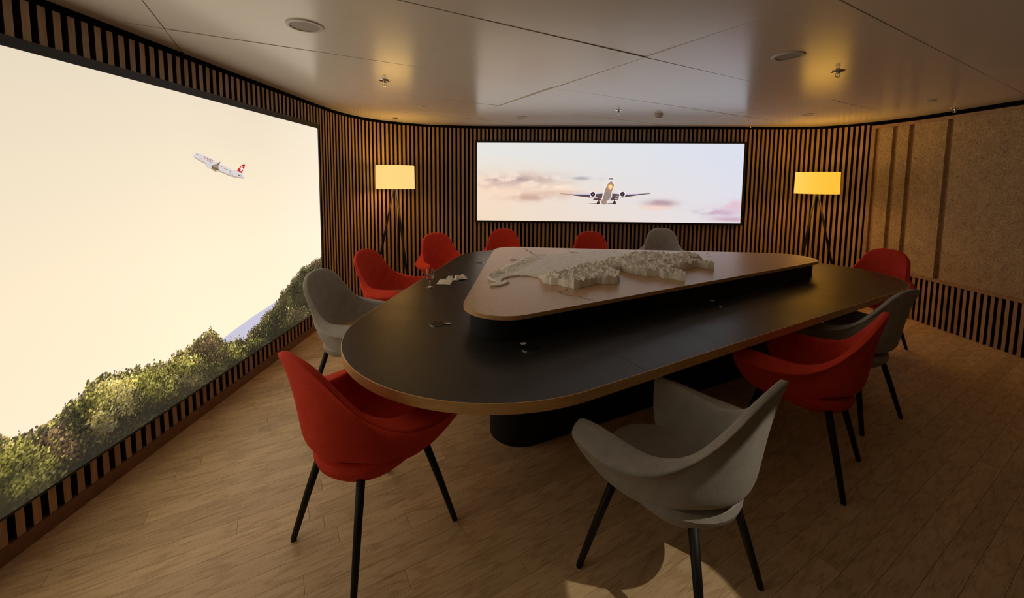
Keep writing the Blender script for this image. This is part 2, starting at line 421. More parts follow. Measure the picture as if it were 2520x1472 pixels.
# ------------------------------------------------------------------ screens
def colored_grid(name, P, C, parent, mat):     # P: (h,w,3), C: (h,w,3) linear
    h, w_ = P.shape[:2]; me = bpy.data.meshes.new(name)
    idx = np.arange(h*w_).reshape(h, w_)
    f = np.stack([idx[:-1, :-1], idx[:-1, 1:], idx[1:, 1:], idx[1:, :-1]], -1).reshape(-1, 4)
    me.vertices.add(h*w_); me.vertices.foreach_set('co', P.reshape(-1).astype(np.float32))
    me.loops.add(f.size); me.loops.foreach_set('vertex_index', f.reshape(-1).astype(np.int32))
    me.polygons.add(len(f)); me.polygons.foreach_set('loop_start', (np.arange(len(f))*4).astype(np.int32))
    me.update(calc_edges=True)
    a = me.color_attributes.new('picture', 'FLOAT_COLOR', 'POINT')
    a.data.foreach_set('color', np.concatenate([C.reshape(-1, 3), np.ones((h*w_, 1))], 1).reshape(-1).astype(np.float32))
    me.materials.append(M[mat]); return link(name, me, parent)
def picture_layers(name, layers, proj, parent):   # layers: (polygon px list, srgb); each a hair in front of the last
    vs = []; fs = []; cs = []
    for k, (pts, c) in enumerate(layers):
        b0 = len(vs)
        if isinstance(pts, tuple):       # (verts, faces)
            pv, pf = pts
        else: pv, pf = pts, [tuple(range(len(pts)))]
        for p in pv: vs.append(proj(p[0], p[1], 0.0012+0.00025*k))
        for q in pf: fs.append(tuple(i+b0 for i in q)); cs += [tuple(lin(c)*0.78)+(1,)]*len(q)
    o = mesh_obj(name, vs, fs, 'picture_dark', parent)
    a = o.data.color_attributes.new('picture', 'FLOAT_COLOR', 'CORNER')
    a.data.foreach_set('color', np.array(cs, np.float32).reshape(-1)); return o
def circ(x, y, r, ry=None, n=20): return [(x+r*cos(2*pi*k/n), y+(ry or r)*sin(2*pi*k/n)) for k in range(n)]
def text_mesh(s_):
    cu = bpy.data.curves.new('lettering', 'FONT'); cu.body = s_; cu.resolution_u = 2
    o = bpy.data.objects.new('lettering', cu); col.objects.link(o); bpy.context.view_layer.update()
    me = o.to_mesh(); v = [tuple(p.co) for p in me.vertices]; f = [tuple(q.vertices) for q in me.polygons]
    o.to_mesh_clear(); bpy.data.objects.remove(o); bpy.data.curves.remove(cu); return v, f
def vnoise(h, w_, cells, seed, asp=1.0):
    r = np.random.default_rng(seed); g = r.random((int(cells*h/w_*asp)+3, cells+3))
    y = np.linspace(0, g.shape[0]-2.01, h); x = np.linspace(0, g.shape[1]-2.01, w_)
    yi = y.astype(int); xi = x.astype(int); fy = (y-yi); fx = (x-xi); fy = fy*fy*(3-2*fy); fx = fx*fx*(3-2*fx)
    a = g[np.ix_(yi, xi)]; b_ = g[np.ix_(yi, xi+1)]; c = g[np.ix_(yi+1, xi)]; d = g[np.ix_(yi+1, xi+1)]
    fx = fx[None, :]; fy = fy[:, None]
    return (a*(1-fx)+b_*fx)*(1-fy)+(c*(1-fx)+d*fx)*fy
def fbm(h, w_, cells, seed, oct_=5, asp=1.0):
    s_ = np.zeros((h, w_)); a = 0.5
    for o in range(oct_): s_ += a*vnoise(h, w_, cells*2**o, seed+o, asp); a *= 0.5
    return s_/(1-0.5**oct_)

# left screen: plane standing 6 cm in front of the slats
SL_D = 0.055
la = np.array([-2.05+SL_D, 0.5, 0]); lb = np.array([-2.02+SL_D, 4.0, 0]); ld = (lb-la)/np.linalg.norm(lb-la); ln = np.array([ld[1], -ld[0], 0])
def lproj(u, v, off=0.0): return at_plane(u, v, la, ln)+ln*off
def lY(u, v): p = lproj(u, v); return (p-la)@ld, p[2]
def lpos(s_, z, off=0.0): p = la+ld*s_+ln*off; return np.array([p[0], p[1], z])
LS1 = lY(781, 311)[0]; LS0 = -0.75; LZ0 = 0.5*(lY(0, 1278)[1]+lY(771, 773)[1]); LZ1 = 0.5*(lY(0, 124)[1]+lY(781, 311)[1])
scrL = empty('wall_screen', lpos((LS0+LS1)/2, LZ0))
tag(scrL, 'huge wall screen showing a climbing airliner in a cream sky above autumn trees', 'screen')
def child_of(o, par):
    o.parent = par; o.matrix_parent_inverse = Matrix.Translation(par.location).inverted() if par.rotation_euler.z == 0 else par.matrix_world.inverted(); return o
def lbox(s0, s1, z0, z1, d0, d1):
    return [tuple(lpos(s_, z, d)) for d in (d0, d1) for z in (z0, z1) for s_ in (s0, s1)]
BOXF = [(0, 2, 3, 1), (4, 5, 7, 6), (0, 1, 5, 4), (2, 6, 7, 3), (0, 4, 6, 2), (1, 3, 7, 5)]
bz = 0.045
body = MB().add(lbox(LS0, LS1, LZ0, LZ1, -0.05, -0.002), BOXF); child_of(fix_normals(body.build('housing', 'bezel')), scrL)
fr = MB()
fr.add(lbox(LS0-bz, LS1+.012, LZ1+.001, LZ1+bz, -0.05, 0.004), BOXF); fr.add(lbox(LS0-bz, LS1+.012, LZ0-.008, LZ0-.001, -0.05, 0.004), BOXF)
fr.add(lbox(LS1+.001, LS1+.012, LZ0-.001, LZ1+.001, -0.05, 0.004), BOXF); fr.add(lbox(LS0-bz, LS0-.001, LZ0-.001, LZ1+.001, -0.05, 0.004), BOXF)
child_of(fix_normals(fr.build('bezel', 'bezel')), scrL)
# picture: sky upper part (coarse) and wooded slope (fine)
ridge_px = [(-40, 1085), (0, 1068), (40, 1082), (75, 1068), (110, 1052), (150, 1010), (190, 975), (235, 935), (300, 920), (345, 905), (375, 900), (410, 888), (440, 868), (470, 850), (500, 818), (520, 815), (545, 835), (570, 845), (600, 830), (640, 790), (675, 748), (695, 722), (715, 692), (745, 660), (770, 648), (795, 628)]
rs = np.array([lY(*p) for p in ridge_px]); o_ = np.argsort(rs[:, 0]); rs = rs[o_]
mt_px = [(530, 850), (560, 825), (600, 795), (640, 768), (680, 742), (700, 728)]
ms = np.array([lY(*p) for p in mt_px]); ms = ms[np.argsort(ms[:, 0])]
ZS = 0.86
def sky_color(S, Z):
    k = np.clip((Z-LZ0)/(LZ1-LZ0), 0, 1)[..., None]
    top = np.array([219, 207, 180.]); mid = np.array([240, 224, 190.]); low = np.array([248, 230, 193.])
    c = np.where(k > 0.45, mid+(top-mid)*((k-0.45)/0.55), low+(mid-low)*(k/0.45))
    lf = np.clip((1.9-S)/1.6, 0, 1)[..., None]; c = c*(1-0.055*lf)
    e = np.clip((S-2.6)/1.6, 0, 1)[..., None]; c = c+e*(np.array([241, 228, 208.])-c)*0.7
    return c
nS, nZ = 90, 28
S, Z = np.meshgrid(np.linspace(LS0, LS1, nS), np.linspace(ZS, LZ1, nZ))
Pg = la+ld*S[..., None]; Pg[..., 2] = Z
disp = child_of(colored_grid('display', Pg, lin(sky_color(S, Z))*SKY_GAIN, None, 'picture_light'), scrL)
hw = (230, 1080); s0_ = 0.45
S, Z = np.meshgrid(np.linspace(s0_, LS1, hw[1]), np.linspace(LZ0, ZS, hw[0]))
img = sky_color(S, Z); sky_lin = lin(img)*SKY_GAIN; painted = np.zeros(hw, bool)
mz = np.interp(S[0], ms[:, 0], ms[:, 1], left=-1, right=-1)+0.004*np.abs(np.sin(S[0]*140))*rng.random(hw[1])
mk = (Z < mz[None, :]) & (mz[None, :] > 0)
img[mk] = np.array([192, 189, 208])
rz_ = np.interp(S[0], rs[:, 0], rs[:, 1])
jag = (vnoise(4, hw[1], 46, 5)[1]-0.5)*0.05+(vnoise(4, hw[1], 120, 8)[1]-0.5)*0.04+(vnoise(4, hw[1], 300, 6)[1]-0.5)*0.02
hill = Z < (rz_+jag*0.7-0.012)[None, :]
dk = fbm(hw[0], hw[1], 22, 31)
basec = np.array([58, 54, 34.])+ (dk[..., None]-0.5)*np.array([60, 52, 30.])
far = np.clip((S-2.9)/0.8, 0, 1)[..., None]; basec = basec*(1-far)+np.array([70, 60, 48.])*far
img = np.where(hill[..., None], basec, img); painted |= hill
def dab(s_, z, r, c, squash=1.0):
    ci = (s_-s0_)/(LS1-s0_)*(hw[1]-1); ri = (z-LZ0)/(ZS-LZ0)*(hw[0]-1); a = r/(LS1-s0_)*(hw[1]-1); b_ = r*squash/(ZS-LZ0)*(hw[0]-1)
    c0, c1, r0, r1 = int(ci-a), int(ci+a)+2, int(ri-b_), int(ri+b_)+2
    c0 = max(c0, 0); r0 = max(r0, 0); c1 = min(c1, hw[1]); r1 = min(r1, hw[0])
    if c0 >= c1 or r0 >= r1: return
    yy, xx = np.mgrid[r0:r1, c0:c1]
    m_ = ((xx-ci)/max(a, .7))**2+((yy-ri)/max(b_, .7))**2 < 1
    img[r0:r1, c0:c1][m_] = c; painted[r0:r1, c0:c1] |= m_
pal = {'g': [(134, 126, 56), (160, 148, 72), (104, 98, 44), (184, 170, 96), (76, 72, 38)], 'y': [(188, 164, 80), (212, 190, 112), (158, 136, 64), (120, 104, 50), (228, 210, 142)],
       'd': [(70, 66, 42), (56, 52, 36), (90, 84, 50), (104, 94, 58), (48, 43, 33)], 'b': [(98, 78, 52), (120, 96, 64), (72, 58, 42), (148, 122, 82), (60, 49, 39)]}
clumps = [(215, 1020, 75, 60, 'd', 500), (300, 1090, 90, 50, 'd', 420), (150, 1110, 60, 40, 'b', 260), (120, 1065, 45, 35, 'b', 220), (60, 1160, 85, 60, 'g', 700), (20, 1110, 50, 40, 'g', 320), (90, 1210, 60, 40, 'g', 420),
          (250, 985, 55, 45, 'g', 420), (320, 1000, 60, 45, 'd', 300), (345, 950, 55, 40, 'g', 380), (290, 955, 50, 35, 'y', 260), (255, 1040, 28, 35, 'y', 200), (310, 990, 30, 35, 'y', 180), (390, 960, 50, 40, 'g', 340), (400, 915, 40, 30, 'g', 260),
          (440, 885, 35, 25, 'b', 260), (510, 850, 36, 36, 'b', 420), (475, 925, 48, 34, 'y', 480), (455, 900, 42, 26, 'g', 260), (525, 905, 38, 28, 'g', 300), (580, 870, 34, 24, 'g', 320), (540, 880, 22, 18, 'b', 120), (610, 845, 30, 24, 'd', 240), (650, 810, 34, 28, 'd', 300), (640, 780, 18, 14, 'g', 120), (640, 845, 30, 14, 'g', 130),
          (690, 770, 40, 36, 'd', 260), (735, 775, 30, 20, 'y', 320), (730, 705, 36, 26, 'd', 300), (770, 665, 26, 22, 'd', 340), (780, 645, 14, 12, 'b', 120), (705, 795, 24, 16, 'g', 120)]
for (u, v, ru, rv, pk, n) in clumps:
    for k in range(int(n*2.6)):
        gx, gy = random.gauss(0, 0.52), random.gauss(0, 0.52); a = atan2(gy, gx)
        uu = u+ru*gx; vv = v+rv*gy
        s_, z = lY(uu, vv)
        if z > np.interp(s_, rs[:, 0], rs[:, 1])+0.7*np.interp(s_, S[0], jag)+random.uniform(-0.02, 0.010): continue
        i_ = random.choice((0, 0, 1, 1, 2, 2, 3, 4, 4)); c = np.array(pal[pk][i_], float)*random.uniform(0.75, 1.15)
        c = c*(0.86-0.22*max(-1, min(1, gy))+0.06*cos(a))
        dab(s_, z, random.uniform(0.0025, 0.0062), np.clip(c, 0, 255), random.uniform(0.6, 1.4))
for k in range(2600):
    s_ = random.uniform(rs[0, 0], LS1); z = np.interp(s_, rs[:, 0], rs[:, 1])+0.75*np.interp(s_, S[0], jag)+random.gauss(-0.012, 0.012)
    if lY(545, 835)[0] < s_ < lY(690, 730)[0] and random.random() < 0.6: z -= 0.03
    pk = random.choice('gdbd' if s_ < 2.4 else 'ddb'); dab(s_, z, random.uniform(0.002, 0.006), np.array(pal[pk][random.randrange(5)], float), random.uniform(0.6, 1.5))
hh = np.clip((Z-LZ0)/np.maximum(rz_[None, :]-LZ0, 0.05), 0, 1); nz = fbm(hw[0], hw[1], 40, 77)
kk = np.clip(0.16+1.25*hh+(nz-0.5)*1.3, 0.30, 1.25)[..., None]; img = np.where(painted[..., None], img*kk+np.array([62, 54, 44.])*(1-np.clip(kk, 0, 1))*0.75, img)
Pg = la+ld*S[..., None]; Pg[..., 2] = Z
child_of(colored_grid('display', Pg, np.where((painted | mk)[..., None], lin(np.clip(img, 0, 255))*0.84, sky_lin), None, 'picture_dark'), scrL)
S, Z = np.meshgrid(np.linspace(LS0, s0_, 24), np.linspace(LZ0, ZS, 10)); img2 = sky_color(S, Z)
img2 = lin(img2)*SKY_GAIN; img2[Z < 0.5+0.05*np.sin(S*9)] = lin((84, 80, 42)); Pg = la+ld*S[..., None]; Pg[..., 2] = Z
child_of(colored_grid('display', Pg, img2, None, 'picture_light'), scrL)
# airliner on the left screen (traced in a 12.265x crop that starts at 440,350)
def zl(pts): return [(440+x/12.265, 350+y/12.265) for x, y in pts]
WHT = (216, 209, 206)
LA = [(zl([(405, 400), (440, 375), (500, 350), (560, 340), (640, 350), (720, 385), (900, 470), (1130, 590), (1250, 660), (1450, 755), (1640, 850), (1700, 838), (1740, 850), (1895, 935), (1980, 1065), (1975, 1100), (1870, 1095), (1700, 1070), (1500, 1020), (1380, 960), (1220, 900), (1100, 840), (790, 655), (640, 580), (520, 510), (430, 440)]), WHT),
      (zl([(430, 440), (520, 470), (640, 540), (790, 610), (1100, 790), (1220, 850), (1380, 920), (1500, 975), (1700, 1030), (1870, 1060), (1980, 1065), (1975, 1100), (1870, 1095), (1700, 1070), (1500, 1020), (1380, 960), (1220, 900), (1100, 840), (790, 655), (640, 580), (520, 510)]), (186, 168, 156)),
      (zl([(1740, 850), (1945, 645), (2015, 665), (1895, 940)]), (196, 44, 54)), (zl([(1925, 668), (1945, 645), (2015, 665), (2000, 700)]), (214, 180, 172)),
      (zl([(1880, 715), (1922, 727), (1910, 775), (1940, 800), (1930, 835), (1900, 825), (1880, 880), (1842, 862), (1862, 812), (1832, 795), (1842, 760), (1872, 770)]), (240, 226, 214)),
      (zl([(980, 830), (1110, 905), (1135, 870), (1000, 780)]), (170, 150, 108)), (zl([(960, 695), (1050, 670), (1150, 650), (1190, 615), (1245, 583), (1215, 650), (1185, 720), (1195, 790), (1220, 860), (1120, 850), (1000, 790)]), (158, 140, 118)),
      (zl([(1010, 745), (1130, 770), (1190, 830), (1100, 840), (1000, 790)]), (112, 94, 76)), (zl([(1150, 650), (1190, 615), (1245, 583), (1215, 650), (1180, 690)]), (112, 94, 84)),
      (zl([(810, 620), (860, 605), (960, 640), (1000, 685), (960, 815), (900, 800), (800, 740), (785, 700)]), (210, 204, 206)), (zl([(985, 710), (1000, 690), (1010, 740), (985, 800), (955, 812)]), (112, 84, 78)),
      (zl([(1755, 985), (1800, 978), (1870, 1010), (1865, 1038), (1800, 1025)]), (120, 110, 106)), (zl([(500, 358), (560, 362), (548, 390), (515, 378)]), (120, 116, 118)),
      (zl([(620, 482), (680, 510), (676, 522), (618, 494)]), (150, 142, 140))]
for a, b_ in (((1210, 706), (1295, 752)), ((1318, 768), (1462, 842)), ((1488, 852), (1575, 892)), ((1490, 915), (1555, 950)), ((1570, 968), (1620, 992))):
    LA.append((zl([a, (b_[0], b_[1]-9), (b_[0]-4, b_[1]+9), (a[0]-4, a[1]+14)]), (150, 146, 148)))
tv, tf = text_mesh('SWISS'); tw = max(p[0] for p in tv); th = max(p[1] for p in tv)
o0 = np.array([712, 500.]); ex = np.array([265, 135.])/tw; ey = np.array([38, -82.])/th
LA.append(((zl([tuple(o0+ex*p[0]+ey*p[1]) for p in tv]), tf), (150, 44, 56)))
child_of(picture_layers('airplane_picture', LA, lproj, None), scrL)

# back screen
BS_D = 0.055
ba = np.array([0.5, 5.74-BS_D, 0]); bb = np.array([3.3, 5.63-BS_D, 0]); bd = (bb-ba)/np.linalg.norm(bb-ba); bn = np.array([bd[1], -bd[0], 0])
def bproj(u, v, off=0.0): return at_plane(u, v, ba, bn)+bn*off
def bS(u, v): p = bproj(u, v); return (p-ba)@bd, p[2]
def bpos(s_, z, off=0.0): p = ba+bd*s_+bn*off; return np.array([p[0], p[1], z])
BS0 = bS(1174, 445)[0]; BS1 = bS(1827, 452)[0]; BZ1 = 0.5*(bS(1174, 349)[1]+bS(1832, 356)[1]); BZ0 = 0.5*(bS(1174, 542)[1]+bS(1820, 550)[1])
scrB = empty('wall_screen', bpos((BS0+BS1)/2, BZ0)); tag(scrB, 'wide wall screen showing an airliner head-on in a pastel sky', 'screen')
def bbox(s0, s1, z0, z1, d0, d1): return [tuple(bpos(s_, z, d)) for d in (d0, d1) for z in (z0, z1) for s_ in (s0, s1)]
child_of(fix_normals(MB().add(bbox(BS0, BS1, BZ0, BZ1, -0.05, -0.002), BOXF).build('housing', 'bezel')), scrB)
fr = MB(); q = 0.028
for a in ((BS0-q, BS1+q, BZ1+.001, BZ1+q), (BS0-q, BS1+q, BZ0-q, BZ0-.001), (BS0-q, BS0-.001, BZ0-.001, BZ1+.001), (BS1+.001, BS1+q, BZ0-.001, BZ1+.001)):
    fr.add(bbox(*a, -0.05, 0.006), BOXF)
child_of(fix_normals(fr.build('bezel', 'bezel')), scrB)
hb, wb = 100, 330
S, Z = np.meshgrid(np.linspace(BS0, BS1, wb), np.linspace(BZ0, BZ1, hb))
x = (S-BS0)/(BS1-BS0); y = (Z-BZ0)/(BZ1-BZ0); X = x[..., None]; Yy = y[..., None]
ctop = np.array([226, 224, 218.])*(1-X)+np.array([214, 218, 232.])*X; cbot = np.array([238, 214, 188.])*(1-X)+np.array([222, 218, 226.])*X
c = cbot+(ctop-cbot)*np.clip(Yy*1.15, 0, 1)
warm = np.exp(-((X-0.08)/0.22)**2-((Yy-0.42)/0.22)**2); c = c+warm*(np.array([246, 212, 186.])-c)*0.75
st = fbm(hb, wb, 14, 9, 5, 2.4)
def cloud(cx_, cy_, rx, ry, colr, k, th=0.40):
    global c
    m_ = np.exp(-((x-cx_)/rx)**2-((y-cy_)/ry)**2)*np.clip((st-th)*4.5, 0, 1)
    c = c+np.clip(m_*k, 0, 1)[..., None]*(np.array(colr, float)-c)
cloud(0.16, 0.50, 0.17, 0.10, (196, 168, 160), 1.2); cloud(0.12, 0.54, 0.08, 0.03, (172, 148, 152), 1.1, 0.3); cloud(0.24, 0.42, 0.16, 0.07, (250, 230, 208), 1.2, 0.45); cloud(0.21, 0.31, 0.09, 0.05, (200, 164, 150), 1.1, 0.36); cloud(0.3, 0.36, 0.12, 0.05, (222, 190, 170), 1.0)
cloud(0.40, 0.555, 0.03, 0.018, (176, 176, 184), 1.4, 0.25); cloud(0.455, 0.55, 0.03, 0.02, (196, 194, 198), 1.2, 0.4); cloud(0.70, 0.245, 0.05, 0.04, (184, 156, 164), 1.5, 0.3); cloud(0.675, 0.19, 0.06, 0.03, (238, 206, 192), 1.1, 0.35)
cloud(0.91, 0.14, 0.07, 0.05, (196, 170, 192), 1.5, 0.3); cloud(0.965, 0.22, 0.05, 0.07, (222, 190, 204), 1.5, 0.32); cloud(0.97, 0.05, 0.07, 0.03, (202, 172, 188), 1.2, 0.35)
Pg = ba+bd*S[..., None]; Pg[..., 2] = Z
child_of(colored_grid('display', Pg, lin(np.clip(c, 0, 255)), None, 'picture_back'), scrB)
def zb(pts): return [(1360+x_/9.692, 420+y_/9.692) for x_, y_ in pts]
DKW = (92, 74, 78)
LB = [(zb([(165, 545), (480, 562), (900, 560), (1200, 540), (1200, 640), (1150, 710), (960, 690), (1010, 650), (870, 640), (490, 592), (480, 572), (170, 553)]), DKW), (zb([(470, 548), (900, 535), (1200, 530), (1200, 545), (900, 570), (480, 566)]), (208, 204, 224)),
      (zb([(1420, 540), (1600, 560), (1740, 568), (2040, 556), (2330, 538), (2322, 552), (2035, 586), (1745, 632), (1690, 600), (1580, 600), (1570, 690), (1390, 715), (1370, 690), (1420, 620)]), DKW), (zb([(1420, 530), (1600, 535), (1740, 545), (2040, 545), (2035, 562), (1740, 572), (1420, 548)]), (208, 204, 224)),
      (zb([(970, 685), (1150, 700), (1150, 715), (965, 695)]), (60, 46, 50)), (zb([(1010, 630), (1160, 660), (1160, 672), (1010, 645)]), (220, 206, 206)), (zb([(1490, 615), (1560, 605), (1560, 618), (1490, 630)]), (220, 206, 206)), (zb([(1480, 668), (1565, 655), (1565, 668), (1480, 682)]), (220, 206, 206)),
      (zb([(850, 788), (1050, 778), (1130, 785), (1130, 798), (855, 800)]), (84, 66, 64)), (zb([(1310, 778), (1430, 775), (1522, 785), (1518, 795), (1310, 793)]), (84, 66, 64)),
      (zb([(1080, 650), (1110, 650), (1112, 740), (1090, 740)]), (84, 62, 58)), (zb([(1458, 650), (1480, 650), (1478, 735), (1460, 735)]), (84, 62, 58)),
      (zb([(1048, 802), (1060, 732), (1118, 735), (1118, 802)]), (58, 44, 42)), (zb([(1438, 802), (1446, 730), (1504, 730), (1506, 802)]), (58, 44, 42)),
      (zb([(1320, 210), (1345, 190), (1390, 180), (1430, 188), (1455, 215), (1475, 290), (1460, 370), (1400, 530), (1420, 620), (1370, 690), (1300, 740), (1290, 800), (1215, 825), (1160, 800), (1150, 730), (1180, 620), (1220, 380), (1260, 290)]), (232, 222, 222)),
      (zb([(1395, 245), (1460, 335), (1452, 380), (1395, 540), (1400, 610), (1350, 690), (1280, 730), (1290, 790), (1215, 815), (1165, 790), (1160, 730), (1200, 660), (1230, 540), (1265, 420), (1315, 320)]), (164, 134, 116)),
      (zb([(1240, 500), (1390, 540), (1400, 610), (1350, 690), (1280, 720), (1200, 690), (1225, 570)]), (146, 130, 120)), (zb([(1320, 212), (1345, 192), (1390, 181), (1430, 189), (1452, 218), (1420, 206), (1380, 202), (1345, 208)]), (78, 78, 92)),
      (zb([(885, 590), (1020, 590), (1010, 640), (955, 668), (900, 640)]), (196, 182, 184)), (zb([(1590, 590), (1730, 590), (1715, 640), (1655, 666), (1605, 640)]), (196, 182, 184)),
      (zb(circ(955, 563, 76, 72)), (240, 234, 236)), (zb(circ(957, 563, 55, 56)), (58, 42, 42)), (zb(circ(955, 568, 12)), (180, 150, 140)), (zb(circ(1658, 562, 76, 72)), (240, 234, 236)), (zb(circ(1664, 560, 55, 56)), (58, 42, 42)), (zb(circ(1658, 568, 12)), (180, 150, 140)),
      (zb(circ(1372, 385, 62, 66)), (222, 160, 100)), (zb(circ(1375, 383, 42, 46)), (255, 214, 150)), (zb(circ(1376, 440, 14, 20)), (250, 220, 180))]
child_of(picture_layers('airplane_picture', LB, bproj, None), scrB)

# ------------------------------------------------------------------ conference table
TZ = 0.74; TT = 0.044
top_poly = circle_hull([(-0.085, 2.25, 0.83), (-0.05, 4.19, 0.55), (2.83, 3.62, 0.60)])
def inset(poly, d): return grow(poly, -d)
table = empty('conference_table', (1.1, 3.2, 0)); tag(table, 'large black rounded-triangle conference table with oak edge and raised wooden map board', 'table')
def T(o): return child_of(o, table)
def sm(o): return auto_smooth(fix_normals(o), 30)
edge = MB(); n = len(top_poly); inn = inset(top_poly, 0.004)
vs_ = [(p[0], p[1], TZ-TT) for p in top_poly]+[(p[0], p[1], TZ-0.0015) for p in top_poly]+[(p[0], p[1], TZ) for p in inset(top_poly, 0.0015)]+[(p[0], p[1], TZ) for p in inn]+[(p[0], p[1], TZ-0.01) for p in inn]
fs_ = [tuple(range(n-1, -1, -1))]
for k in range(4): fs_ += [(k*n+i, k*n+(i+1) % n, (k+1)*n+(i+1) % n, (k+1)*n+i) for i in range(n)]
T(sm(MB().add(vs_, fs_).build('edge_band', 'edge_wood')))
T(fix_normals(MB().prism(inn, TZ-0.012, TZ-0.0005).build('tabletop', 'black_lino')))
T(sm(MB().prism(circle_hull([(0.06, 2.42, 0.19), (0.12, 3.75, 0.19), (2.25, 3.5, 0.19)]), 0.0, TZ-TT).build('pedestal', 'black_riser')))
PZ = 0.885; PT = 0.022
plat = circle_hull([(-0.03, 2.205, 0.238), (0.02, 3.88, 0.20), (2.52, 3.615, 0.235)])
T(sm(MB().prism(inset(plat, 0.035), TZ-0.0005, PZ-PT).build('riser', 'black_riser')))
board = T(sm(MB().prism(plat, PZ-PT, PZ).build('map_board', 'map_board')))
eb = MB(); n = len(plat); big = grow(plat, 0.0012)
eb.add([(p[0], p[1], PZ-PT) for p in big]+[(p[0], p[1], PZ-0.001) for p in big], [(i, (i+1) % n, n+(i+1) % n, n+i) for i in range(n)])
e_ = sm(eb.build('board_edge', 'edge_wood')); e_.parent = board
def flat_line(name, pts, wd, z, mat, par):
    P = [np.array(p[:2], float) for p in pts]; L = []; R = []
    for i, p in enumerate(P):
        t_ = P[min(i+1, len(P)-1)]-P[max(i-1, 0)]; t_ = t_/max(np.linalg.norm(t_), 1e-6); nr = np.array([-t_[1], t_[0]])*wd/2
        L.append(p+nr); R.append(p-nr)
    n_ = len(P); vs = [(q_[0], q_[1], z) for q_ in L+R]
    o = mesh_obj(name, vs, [(i, n_+i, n_+i+1, i+1) for i in range(n_-1)], mat); o.parent = par
    return o
def river(px, wd=0.004):
    pts = []
    for a, b_ in zip(px, px[1:]):
        for k in range(4):
            f = k/4; pts.append((a[0]+(b_[0]-a[0])*f+random.uniform(-1.2, 1.2), a[1]+(b_[1]-a[1])*f+random.uniform(-.7, .7)))
    pts.append(px[-1]); flat_line('engraved_river', [at_z(u, v, PZ) for u, v in pts], wd, PZ+0.0006, 'dark_line', board)
river([(1398, 712), (1390, 716), (1376, 718), (1380, 722), (1400, 727), (1426, 729), (1440, 735), (1463, 740)])
river([(1288, 611), (1296, 616), (1304, 619), (1310, 625), (1322, 627)], 0.008)
river([(1399, 617), (1404, 620), (1422, 621)], 0.01); river([(1588, 619), (1605, 622), (1620, 621), (1624, 619)], 0.006); river([(1738, 626), (1748, 622), (1760, 622)], 0.006); river([(1740, 630), (1752, 632)], 0.006)
for px in ([(935, 758), (1000, 759), (1060, 758), (1135, 757)], [(1500, 866), (1530, 880), (1560, 896), (1605, 918)]):
    o = flat_line('seam', [at_z(u, v, TZ) for u, v in px], 0.0012, TZ+0.0003, 'dark_line', None); T(o)
for (u, v, su, sv, rot) in ((1076, 797, 1103, 797, 0.0), (1304, 858, 1288, 847, 0.5), (1778, 751, 1752, 741, 0.4), (1180, 648, None, None, 0)):
    p = at_z(u, v, TZ)
    port = T(MB().lathe([(0.0, 0.003), (0.039, 0.003), (0.041, 0.0)], 28, (p[0], p[1], TZ)).build('cable_port', 'black_metal'))
    r = MB().lathe([(0.0405, 0.0), (0.0405, 0.0034), (0.0435, 0.0034), (0.0435, 0.0)], 32, (p[0], p[1], TZ)).build('chrome_ring', 'chrome'); r.parent = port
    if su:
        s_ = at_z(su, sv, TZ); ux = np.array([cos(rot), sin(rot)]); uy = np.array([-sin(rot), cos(rot)])
        so = MB().prism([tuple(s_[:2]+ux*a+uy*b_) for a, b_ in ((-.016, -.018), (.016, -.018), (.016, .018), (-.016, .018))], TZ, TZ+.002).build('socket_plate', 'black_metal'); so.parent = port
        for k in (-1, 0, 1):
            c_ = s_[:2]+ux*k*0.0095
            so = MB().prism([tuple(c_+ux*a+uy*b_) for a, b_ in ((-.004, -.012), (.004, -.012), (.004, .012), (-.004, .012))], TZ+.002, TZ+.0035).build('socket', 'white_plastic'); so.parent = port

